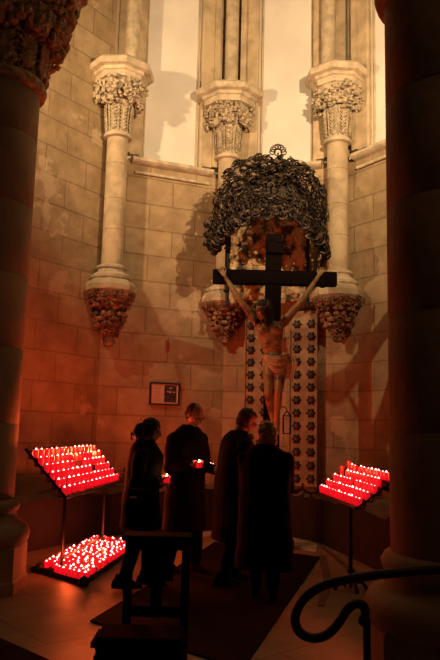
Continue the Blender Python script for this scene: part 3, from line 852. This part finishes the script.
def rack(name, label, A, B, rise, run, rows, n, where, legs, seed):
    """stepped candle tray; A->B lower edge; run = unit vector up the slope (horizontal); rise total"""
    rnd = random.Random(seed)
    A = V(A); B = V(B); L_ = (B - A).length; u = (B - A).normalized(); rn = V(run)
    root = empty('candle_rack', (A.x, A.y, 0), label, 'candle rack')
    O = V((A.x, A.y, 0)); off = lambda p: V(p) - O
    d = rn.length; top = V((0, 0, rise))
    mb = MB()
    for r in range(rows):
        f = r / rows; c0 = A + rn * f + top * f; c1 = B + rn * f + top * f
        w = rn / rows; t = .012
        vs = [c0, c1, c1 + w, c0 + w]; vs = [off(p) for p in vs] + [off(p) - V((0, 0, t)) for p in vs]
        mb.add(vs, [(0, 1, 2, 3), (7, 6, 5, 4), (0, 4, 5, 1), (1, 5, 6, 2), (2, 6, 7, 3), (3, 7, 4, 0)])
        up = top / rows
        vs = [c0 + w, c1 + w, c1 + w + up, c0 + w + up]; vs = [off(p) for p in vs] + [off(p) + rn.normalized() * .006 for p in vs]
        mb.add(vs, [(0, 1, 2, 3), (7, 6, 5, 4), (0, 4, 5, 1), (2, 6, 7, 3)])
    mb.build('tray', M['iron'], root)
    mb = MB(); e = u * .02
    g_ = rn.normalized() * .024 + top.normalized() * .012
    mb.tube([off(A - e * 1.6 - g_), off(A + rn + top - e * 1.6 + g_), off(B + rn + top + e * 1.6 + g_), off(B + e * 1.6 - g_)], .014, 8, closed=True)
    mb.build('frame', M['iron'], root)
    legs(root, off, A, B, rn, top)
    for r in range(rows):
        f = (r + .45) / rows; nn = n if isinstance(n, int) else n[r]
        lab = 'red glass votive candle in the %s row of the %s' % (ordn[r] if r < rows - 1 else 'topmost', where)
        for i in range(nn):
            if rnd.random() < .05 and r > 1: continue
            dead = rows == 5 and i == 0 and r > 2
            g = (i + .5) / nn
            p = A + (B - A) * g + rn * f + top * (r / rows) + u * rnd.uniform(-.012, .012)
            if dead: put((p.x, p.y, p.z + .001), ['unlit tall red votive at the left end of the right rack\'s fourth row', 'unlit tall red votive at the left end of the right rack\'s topmost row'][r - 3], 'unlit votives on the right rack', False)
            else: put((p.x, p.y, p.z + .001), lab, 'candles in the %s row of the %s' % (ordn[r] if r < rows - 1 else 'topmost', where))
    return root


def legs_left(root, off, A, B, rn, top):
    for g, zl in ((.30, 0), (1.02, 0)):
        p = A.lerp(B, g) + rn * .55 + top * .55; p0 = V((p.x, p.y, 0.03)); p.z -= .05
        mb = MB(); mb.tube([off(p0), off(p)], .018, 8); lg = mb.build('leg', M['iron'], root)
        mb = MB(); mb.tube([off(p0 - rn * .75), off(p0 + rn * .75)], .02, 8, rnd=True)
        mb.ell(off(p0 - rn * .8), (.035, .035, .03)); mb.ell(off(p0 + rn * .8), (.035, .035, .03)); mb.build('foot', M['iron'], lg)
    a = A.lerp(B, .30) + rn * .55; b = A.lerp(B, 1.02) + rn * .55
    mb = MB(); mb.tube([off(V((a.x, a.y, .15))), off(V((b.x, b.y, .15)))], .014, 8); mb.build('stretcher', M['iron'], root)
    mb = MB(); q = off(B + V((.03, 0, .02)))
    mb.tube([q, q + V((0, 0, .10))], .012, 8); mb.ell(q + V((0, 0, .12)), (.025, .025, .035)); mb.ell(q + V((0, 0, .06)), (.04, .04, .012)); mb.build('finial', M['iron'], root, smooth=True)


rack('candle_rack', 'long sloping iron rack of red votive candles standing by the left wall',
     (-1.46, 6.82, .86), (-1.23, 9.02, .86), .42, (-.38, .05, 0), 6, 14, 'left sloping rack', legs_left, 4)


def legs_right(root, off, A, B, rn, top):
    c = A.lerp(B, .72) + rn * .15; p0 = V((c.x, c.y, .02))
    mb = MB(); mb.tube([off(V((c.x, c.y, .02))), off(V((c.x, c.y, A.z + top.z * .12)))], .02, 8); mb.ell(off(V((c.x, c.y, .35))), (.03, .03, .04)); mb.ell(off(V((c.x, c.y, .18))), (.04, .04, .03)); mb.build('pole', M['iron'], root, smooth=True)
    mb = MB()
    for a in (0.2, 0.2 + PI / 2, .2 + PI, .2 + 1.5 * PI): mb.tube([off(p0 + V((0, 0, .06))), off(p0 + V((math.cos(a) * .12, math.sin(a) * .12, .05))), off(p0 + V((math.cos(a) * .16, math.sin(a) * .16, .0)))], [.02, .018, .022], 8, rnd=True)
    mb.build('foot', M['iron'], root, smooth=True)
    for s_, q in ((-1, A + top * .05), (1, B + rn * .7 + top * .6)):
        mb = MB(); r0 = off(q); dx = V((s_, .0, 0))
        mb.tube([r0, r0 + dx * .08 + V((0, 0, -.02)), r0 + dx * .16 + V((0, 0, .02)), r0 + dx * .24 + V((0, 0, -.015))], [.025, .03, .022, .03], 8, rnd=True)
        mb.tube([r0 + dx * .12, r0 + dx * .16 + V((0, 0, .06))], [.016, .02], 8, rnd=True)
        mb.build('bracket_arm', M['iron'], root, smooth=True)


rack('candle_rack', 'sloping single-pole iron rack of red votive candles at the right, beside the dark pillar',
     (1.14, 7.98, .86), (1.345, 6.72, .83), .30, (.40, .07, 0), 5, 13, 'right rack', legs_right, 8)


def legs_small(root, off, A, B, rn, top):
    for g in (.15, .85):
        p = A.lerp(B, g) + rn * .5 + top * .45; p0 = V((p.x, p.y, 0.016)); p.z -= .05
        mb = MB(); mb.tube([off(p0), off(p)], .016, 8); mb.build('leg', M['iron'], root)


rack('candle_rack', 'small rack of red votive candles half hidden behind the man with glasses',
     (.0, 8.40, 1.03), (-.14, 9.2, 1.03), .28, (-.30, -.04, 0), 4, 8, 'small rack behind the man', legs_small, 8)

# floor tray
tr = empty('floor_candle_tray', (-1.5, 8.2, 0), 'low iron tray full of red votive candles on the floor under the left rack', 'tray')
FA, FB, FC, FD = V((-1.84, 7.54)), V((-1.26, 6.95)), V((-.99, 9.10)), V((-1.60, 9.52))
mb = MB(); off2 = lambda p, z: V((p.x + 1.5, p.y - 8.2, z))
mb.prism([(p.x + 1.5, p.y - 8.2) for p in (FA, FB, FC, FD)], .012, .03); mb.build('tray_plate', M['iron'], tr)
mb = MB(); mb.tube([off2(p, .04) for p in (FA, FB, FC, FD)], .018, 8, closed=True); mb.build('rim', M['iron'], tr)
for p in (FA, FB, FC, FD):
    mb = MB(); mb.lathe([(.04, 0), (.05, .01), (.05, .05), (.03, .09), (.01, .10)], 12, Matrix.Translation(off2(p, 0))); mb.build('foot', M['iron'], tr)
rnd = random.Random(33); placed = []
tries = 0
while len(placed) < 150 and tries < 9000:
    tries += 1
    a, b = rnd.uniform(.04, .96), rnd.uniform(.025, .975)
    p = FA.lerp(FB, a).lerp(FD.lerp(FC, a), b)
    if any((p - q).length < .073 for q in placed): continue
    clash = False
    for g in (.30, 1.02):      # keep clear of the rack's feet
        c_ = V((-1.46, 6.82)).lerp(V((-1.23, 9.02)), g) + V((-.38, .05)) * .55; e_ = V((-.38, .05)).normalized()
        dd = p - c_
        if abs(dd.dot(e_)) < .39 and abs(dd.cross(e_)) < .058: clash = True
    if clash: continue
    placed.append(p)
    put((p.x, p.y, .031), 'red glass votive candle crowded on the low floor tray under the left rack', 'candles on the floor tray')
q = put((-1.36, 9.05, .031), 'taller red votive standing at the far back edge of the floor tray', 'tall votive at the back of the floor tray', False)
FL = (1.0, 0.105, 0.02)
for (x, y, z, e) in ((-1.60, 7.35, 1.22, 2.6), (-1.58, 8.0, 1.22, 5), (-1.50, 8.75, 1.22, 6), (-1.5, 7.4, .22, 1.0), (-1.45, 8.1, .22, 2.2), (-1.38, 8.8, .22, 2.2),
                     (1.40, 7.2, 1.12, 1.6), (1.36, 7.7, 1.12, 1.6), (-.18, 8.8, 1.36, .7)):
    point('candle_light', (x, y, z), e * (7.5 if x < -1 else 6.5), FL, .05)


# ------------------------------------------------------------ people
def person(label, x, y, face, h, hd_pitch, hd_yaw, hands, kit, lean=.0, cat='person', headfwd=.02, step=.10, headside=0.0):
    """face: heading angle of the body; hands: list of (side, fwd, left, z, held)"""
    s = h / 1.75
    root = empty('person', (x, y, .015), label, cat)
    F = V((math.cos(face), math.sin(face), 0)); Lf = V((-F.y, F.x, 0)); Z = V((0, 0, 1))
    def Q(a, b, z):       # body point, leaning forward above the hip
        z *= s; a *= s; b *= s
        if z > .95 * s: a += (z - .95 * s) * lean
        return F * a + Lf * b + Z * z
    body = MB()
    body.loft([(Q(0, 0, .80), F * .07, Lf * .10), (Q(0, 0, .92), F * .105 * s, Lf * .155 * s), (Q(0, 0, 1.06), F * .095 * s, Lf * .13 * s), (Q(.01, 0, 1.22), F * .11 * s, Lf * .155 * s),
               (Q(.01, 0, 1.36), F * .11 * s, Lf * .18 * s), (Q(0, 0, 1.44), F * .075 * s, Lf * .13 * s), (Q(.0, 0, 1.49), F * .055 * s, Lf * .06 * s)], 20)
    hc = Q(.03 + headfwd, headside, 1.622)
    body.tube([Q(0, 0, 1.44), Q(.015, headside * .5, 1.52), hc - V((0, 0, .04))], [.06 * s, .055 * s, .052 * s], 12, rnd=True)
    ha = face + hd_yaw; hf = V((math.cos(ha) * math.cos(hd_pitch), math.sin(ha) * math.cos(hd_pitch), -math.sin(hd_pitch)))
    P, Rm = head(body, hc, hf, Z, s * 1.02)
    trs = MB(); shoes = []
    for sd in (-1, 1):
        st = step * sd
        hp = Q(0, sd * .09, .90); kn = Q(st * .5 + .03, sd * .10, .50); an = Q(st - .02, sd * .10, .09)
        body.tube([hp, hp.lerp(kn, .4), kn, kn.lerp(an, .3), an], [.085 * s, .078 * s, .055 * s, .055 * s, .036 * s], 14, rnd=True)
        body.tube([an + V((0, 0, -.03)), an + F * .08 * s + V((0, 0, -.045))], [.032, .026], 10, rnd=True)
        trs.tube([hp + V((0, 0, .04)), hp.lerp(kn, .4), kn, kn.lerp(an, .4), an + V((0, 0, .0))], [.105 * s, .10 * s, .080 * s, .075 * s, .068 * s], 14)
        sh = MB(); a0_ = V((an.x, an.y, 0)) - F * .06
        sh.loft([(a0_ + V((0, 0, .0)) + F * .09, F * .145, Lf * .045), (a0_ + F * .09 + V((0, 0, .03)), F * .147, Lf * .047), (a0_ + F * .06 + V((0, 0, .065)), F * .11, Lf * .042), (a0_ + F * .03 + V((0, 0, .10)), F * .055, Lf * .040), (a0_ + F * .03 + V((0, 0, .13)), F * .05, Lf * .040)], 18)
        shoes.append(sh)
    trs.ell(Q(0, 0, .90), (.13 * s, .17 * s, .12 * s), R=Matrix((F, Lf, Z)).transposed())
    coat = MB(); cl = kit.get('coat_len', .70); bulk = kit.get('bulk', 1.0)
    k_ = bulk * s; F0 = F; F = F * kit.get('deep', 1.0)
    coat.loft([(Q(0, 0, cl), F * .16 * k_, Lf * .22 * k_), (Q(0, 0, cl + .1), F * .155 * k_, Lf * .215 * k_), (Q(0, 0, .95), F * .145 * k_, Lf * .20 * k_), (Q(.0, 0, 1.1), F * .135 * k_, Lf * .185 * k_), (Q(.01, 0, 1.25), F * .145 * k_, Lf * .205 * k_),
               (Q(.01, 0, 1.35), F * .135 * k_, Lf * .20 * k_), (Q(0, 0, 1.42), F * .115 * k_, Lf * .165 * k_), (Q(0, 0, 1.47), F * .095 * k_, Lf * .12 * k_), (Q(0, 0, 1.52), F * .075 * s, Lf * .08 * s)], 22)
    F = F0
    coat.tube([Q(0, 0, 1.46), Q(0, 0, 1.52)], [.085 * s, .078 * s], 14)
    for (sd, a, b, z, held) in hands:
        if held == 'W':
            dw = V((a - x, b - y, 0)); a, b = dw.dot(F), dw.dot(Lf); held = True
            dh = V((a, b - sd * .1, 0)).normalized() * .10; a -= dh.x; b -= dh.y
        sh_ = Q(0.0, sd * .18 * (1 + (bulk - 1) * .5), 1.365); tgt = F * a + Lf * b + Z * z
        dv = tgt - sh_; L1 = .30 * s; L2 = .27 * s; D = min(dv.length, (L1 + L2) * .985)
        dn = dv.normalized(); wr = sh_ + dn * D
        hgt = math.sqrt(max(0, L1 ** 2 - ((L1 ** 2 - L2 ** 2 + D ** 2) / (2 * D)) ** 2))
        bend = (V((0, 0, -1)) - F * .25 + Lf * sd * .25); bend = (bend - dn * bend.dot(dn)).normalized()
        el = sh_ + dn * ((L1 ** 2 - L2 ** 2 + D ** 2) / (2 * D)) + bend * hgt
        fd = (wr - el).normalized()
        body.tube([sh_, sh_.lerp(el, .5), el, el + fd * L2 * .3, wr], [.052 * s, .047 * s, .040 * s, .042 * s, .027 * s], 12, rnd=True)
        cobj = wr + V((fd.x, fd.y, 0)).normalized() * .075 + V((0, 0, .01))
        arc_fingers(body, cobj, -V((fd.x, fd.y, 0)), sd, r=.034 if held else .024, s=1.02 * s)
        body.tube([wr, cobj - V((fd.x, fd.y, 0)).normalized() * .06], [.027 * s, .028 * s], 10, rnd=True)
        coat.tube([sh_ - dn * .03, sh_.lerp(el, .5), el, el.lerp(wr, .5), wr - fd * .015], [.080 * s, .076 * s, .066 * s * kit.get('sl', 1), .058 * s * kit.get('sl', 1), .050 * s], 14, rnd=False)
        coat.ell(sh_, (.085 * s, .08 * s, .075 * s))
        coat.ell(el, (.066 * s,) * 3)
        if held: root['c'] = 0; held_pts.append((V((x, y, 0)) + cobj, label))
    if 'c' in root: del root['c']
    remesh(body, 'body', M['skin'], root, .0072, 2)
    remesh(trs, 'trousers', M['trousers'], root, .014, 3, disp=.008, dscale=9)
    remesh(coat, 'coat', kit['coat'], root, .013, 3, disp=.014, dscale=7)
    for sh in shoes: sh.build('shoe', M['shoe'], root, smooth=True)
    for q in (-1, 1):
        mb = MB(); mb.ell(P(.079, q * .030, .002), .0105 * s, n=10, k=8); mb.build('eye', M['eye'], root, smooth=True)
    hair = MB()
    kit['hair'](hair, P, Rm, s)
    remesh(hair, 'hair', kit['hairmat'], root, .008, 1, disp=kit.get('hd', .006), dscale=kit.get('hs', 45))
    if kit.get('glasses'):
        mb = MB()
        for q in (-1, 1):
            mb.tube([P(.095, q * .032 + .024 * math.cos(t * PI / 6), .0 + .017 * math.sin(t * PI / 6)) for t in range(12)], .0022, 5, closed=True)
            mb.tube([P(.093, q * .056, .003), P(.04, q * .078, .006), P(-.01, q * .084, .0)], .002, 5)
        mb.tube([P(.097, -.008, .003), P(.099, .0, .006), P(.097, .008, .003)], .002, 5)
        gl = mb.build('glasses', M['wire'], root)
        for q in (-1, 1):
            mb = MB(); mb.ell(P(.095, q * .032, .0), (.001, .023, .016), R=Rm, n=12, k=6); mb.build('lens', M['lens'], gl)
    if kit.get('extra'): kit['extra'](root, Q, P, F, Lf, s)
    return root


held_pts = []


def hair_short(bald=0.0):
    def fn(mb, P, Rm, s):
        mb.ell(P(-.030, 0, .034 - bald * .016), ((.088) * s, .084 * s, .092 * s), R=Rm, n=16, k=12)
        mb.ell(P(-.055, 0, -.02), (.055 * s, .078 * s, .07 * s), R=Rm, n=14, k=10)
        if not bald: mb.ell(P(.020, 0, .082), (.065 * s, .066 * s, .035 * s), R=Rm, n=14, k=10)
    return fn


def hair_bun(mb, P, Rm, s):
    mb.ell(P(-.022, 0, .042), (.102 * s, .088 * s, .092 * s), R=Rm, n=16, k=12)
    mb.ell(P(-.055, 0, -.01), (.065 * s, .083 * s, .09 * s), R=Rm, n=16, k=12)
    mb.ell(P(-.135, 0, -.005), (.05 * s, .055 * s, .05 * s), R=Rm, n=14, k=10)
    mb.ell(P(-.15, .0, -.06), (.04 * s, .05 * s, .05 * s), R=Rm, n=14, k=10)
    mb.ell(P(-.10, .0, -.10), (.05 * s, .06 * s, .06 * s), R=Rm, n=14, k=10)
    mb.tube([P(-.16, 0, -.05), P(-.20, .01, -.09), P(-.195, .01, -.13), P(-.17, .01, -.15)], [.018, .013, .010, .007], 7, rnd=True)
    for q in (-1, 1): mb.ell(P(.005, q * .078, -.01), (.035 * s, .016 * s, .05 * s), R=Rm)


def hair_curly(mb, P, Rm, s):
    rr = random.Random(5)
    mb.ell(P(-.025, 0, .035), (.092 * s, .088 * s, .092 * s), R=Rm, n=16, k=12)
    mb.ell(P(-.055, 0, -.05), (.055 * s, .083 * s, .085 * s), R=Rm, n=16, k=12)
    for i in range(70):
        t = rr.uniform(0, PI); a = rr.uniform(0, 2 * PI)
        px, py, pz = -.03 + .095 * math.sin(t) * math.cos(a), .092 * math.sin(t) * math.sin(a), .02 + .10 * math.cos(t)
        if px > .045 and pz < .06: continue
        if pz < -.06: continue
        mb.ell(P(px, py, pz), .022 * s, n=8, k=6)
    for i in range(24):
        a = rr.uniform(1.2, 5.1); mb.ell(P(-.045 + .065 * math.cos(a), .085 * math.sin(a), rr.uniform(-.12, -.03)), .022 * s, n=8, k=6)


def collar_fn(root, Q, P, F, Lf, s):
    mb = MB()
    mb.tube([Q(.005 + .085 * math.cos(t * PI / 9), .09 * math.sin(t * PI / 9), 1.535 - .012 * math.cos(t * PI / 9)) for t in range(18)], .026, 8, closed=True)
    o = mb.build('scarf', M['collar'], root, smooth=True); o['label'] = 'pale pinkish scarf at the neck'


def bag_fn(root, Q, P, F, Lf, s):
    mb = MB(); c = Q(-.02, -.27, .88)
    mb.loft([(c + V((0, 0, -.15)), F * .15, Lf * .05), (c + V((0, 0, -.12)), F * .17, Lf * .065), (c + V((0, 0, .08)), F * .155, Lf * .055), (c + V((0, 0, .11)), F * .14, Lf * .04)], 16)


# woman in profile on the left
person('woman in dark coat with hair in a bun, in profile holding a candle at left', -.735, 6.95, .05, 1.61, .22, -.05,
       [(-1, -.455, 6.76, 1.02, 'W'), (1, .20, .10, .96, False)],
       dict(coat=M['blackcoat'], coat_len=.60, bulk=1.2, deep=1.15, hair=hair_bun, hairmat=M['darkhair'], hd=.012), lean=.04, headfwd=.03, step=.12)
# man with glasses
person('man with receding hair and glasses in a dark coat, looking down at his candle', -.34, 7.72, -.75, 1.80, .50, .10,
       [(-1, -.20, 7.32, 1.14, 'W'), (1, .34, .12, 1.08, False)],
       dict(coat=M['darkblue'], coat_len=.42, bulk=1.22, hair=hair_short(0.5), hairmat=M['darkhair'], glasses=True), lean=.05, headfwd=.05)
# grey haired man
person('grey-haired man in a dark jacket bending his head towards the light-haired woman', .17, 7.20, .35, 1.74, .45, .1,
       [(-1, .36, -.05, 1.05, False), (1, .36, .05, 1.05, False)],
       dict(coat=M['blackcoat'], coat_len=.42, bulk=1.3, hair=hair_short(0), hairmat=M['greyhair'], hd=.008, glasses=True), lean=.08, headfwd=.06)
# light haired woman, back to us
person('woman with short curly light hair in a black coat, seen from behind', .46, 6.62, 1.35, 1.60, .30, .25,
       [(-1, .30, -.12, 1.00, False), (1, .30, .12, 1.00, False)],
       dict(coat=M['blackcoat'], coat_len=.28, bulk=1.38, hair=hair_curly, hairmat=M['blond'], extra=collar_fn, hd=.006), lean=.03, headfwd=.02)

hp = {l: p for p, l in held_pts}
hc_proto = None
for p, l in held_pts:
    mb = MB(); h = .062
    mb.lathe([(.026, 0), (.028, .004), (.030, h * .5), (.031, h), (.028, h), (.026, h * .8), (.01, h * .78)], 14)
    o = mb.build('votive_candle', M['redglass'], smooth=True); o.location = (p.x, p.y, p.z - .022)
    mb = MB(); mb.lathe([(.002, h * .80), (.010, h * .88), (.014, h * 1.0), (.012, h * 1.15), (.005, h * 1.3), (.001, h * 1.42)], 10); mb.build('flame', M['flame_w'], o, smooth=True)
    tag(o, 'lit red votive candle held by the woman in profile at left' if 'bun' in l else 'lit red votive candle held by the man with glasses', 'candle')
    point('candle_light', (p.x, p.y, p.z + .10), .28, (1, .28, .12), .02)

# handbag of the woman, small bright tag
bg = empty('handbag', (-.68, 6.52, .86), 'black handbag with a small pale tag at the hip of the woman in profile', 'bag')
mb = MB(); mb.loft([((0, 0, -.15), X * .14, Yv * .05), ((0, 0, -.12), X * .16, Yv * .06), ((0, 0, .08), X * .14, Yv * .05), ((0, 0, .11), X * .12, Yv * .03)], 18); mb.build('bag_body', M['blackcoat'], bg, smooth=True)
mb = MB(); mb.box((-.075, -.066, .04), (.06, .006, .016)); mb.build('tag', M['label'], bg)['label'] = 'pale tag'
mb = MB(); mb.tube([(-.12, 0, .09), (-.10, .03, .18), (0, .05, .24), (.10, .03, .18), (.12, 0, .09)], .010, 6); mb.tube([(.0, .05, .24), (-.02, -.02, .40), (-.02, .0, .55), (-.03, .13, .62)], .012, 6); mb.build('strap', M['blackcoat'], bg)

# ------------------------------------------------------------ prayer stool in the foreground
pk = empty('prayer_stool', (-.40, 4.85, 0), 'black silhouetted wooden prayer stool with low kneeler in the front centre', 'prayer stool')
mb = MB(); mb.box((.01, 0, .80), (.46, .22, .035)); mb.box((.01, .1, .75), (.44, .03, .11)); mb.build('armrest', M['wood'], pk, bevel=.006)
for sx in (-1, 1):
    mb = MB(); mb.box((.01 + sx * .195, .05, .40), (.055, .06, .80)); mb.build('post', M['wood'], pk, bevel=.006)
mb = MB(); mb.box((.01, .06, .30), (.36, .03, .07)); mb.build('stretcher', M['wood'], pk, bevel=.005)
mb = MB(); mb.prism([(-.10, .045), (.12, .045), (.12, .075), (-.10, .075)], .50, .74)
mb.prism([(-.03, .045), (.05, .045), (.05, .075), (-.03, .075)], .33, .52); mb.build('splat', M['wood'], pk)
mb = MB(); mb.box((-.03, -.47, .27), (.56, .34, .09)); mb.build('kneeling_cushion', M['cushion'], pk, bevel=.03)
mb = MB(); mb.box((-.03, -.47, .11), (.52, .30, .22)); mb.build('kneeler', M['wood'], pk, bevel=.01)
for sx in (-1, 1):
    mb = MB(); mb.box((.01 + sx * .195, -.18, .10), (.05, .42, .05)); mb.build('rail', M['wood'], pk, bevel=.005)

# ------------------------------------------------------------ iron handrail, right foreground
hr = empty('iron_handrail', (.70, 3.4, 0), 'black wrought iron handrail ending in an open scroll at the bottom right', 'handrail')
pts = [(1.35, 3.30, .905), (1.07, 3.4, .896), (.857, 3.4, .877), (.74, 3.4, .862), (.62, 3.4, .840), (.54, 3.4, .820), (.478, 3.4, .791), (.425, 3.4, .748), (.395, 3.4, .699), (.385, 3.4, .655), (.396, 3.4, .615), (.42, 3.4, .590), (.455, 3.4, .577),
       (.495, 3.4, .577), (.535, 3.4, .592), (.57, 3.4, .622), (.60, 3.4, .660), (.625, 3.4, .700), (.650, 3.4, .724), (.680, 3.4, .734), (.705, 3.4, .724), (.715, 3.4, .70), (.712, 3.4, .675)]
def smooth_path(p, n=4):
    out = []; p = [V(q) for q in p]
    for i in range(len(p) - 1):
        a = p[max(i - 1, 0)]; b = p[i]; c = p[i + 1]; d = p[min(i + 2, len(p) - 1)]
        for k_ in range(n):
            t = k_ / n; out.append(.5 * ((2 * b) + (c - a) * t + (2 * a - 5 * b + 4 * c - d) * t * t + (3 * b - a - 3 * c + d) * t ** 3))
    return out + [p[-1]]
loc = V((.70, 3.4, 0))
sp = [q - loc for q in smooth_path(pts)]
mb = MB(); mb.tube(sp, .022, 12, rnd=True); mb.ell(V((.708, 3.4, .662)) - loc, .03); mb.build('rail', M['iron'], hr, smooth=True)
mb = MB(); mb.tube([V((.722, 3.4, 0)) - loc, V((.722, 3.4, .67)) - loc], .018, 10); mb.lathe([(.05, 0), (.05, .02), (.02, .03)], 12, Matrix.Translation((.022, 0, 0))); mb.build('post', M['iron'], hr, smooth=True)
mb = MB(); mb.tube([V((1.30, 3.33, 0)) - loc, V((1.30, 3.33, .90)) - loc], .018, 10); mb.build('post', M['iron'], hr, smooth=True)
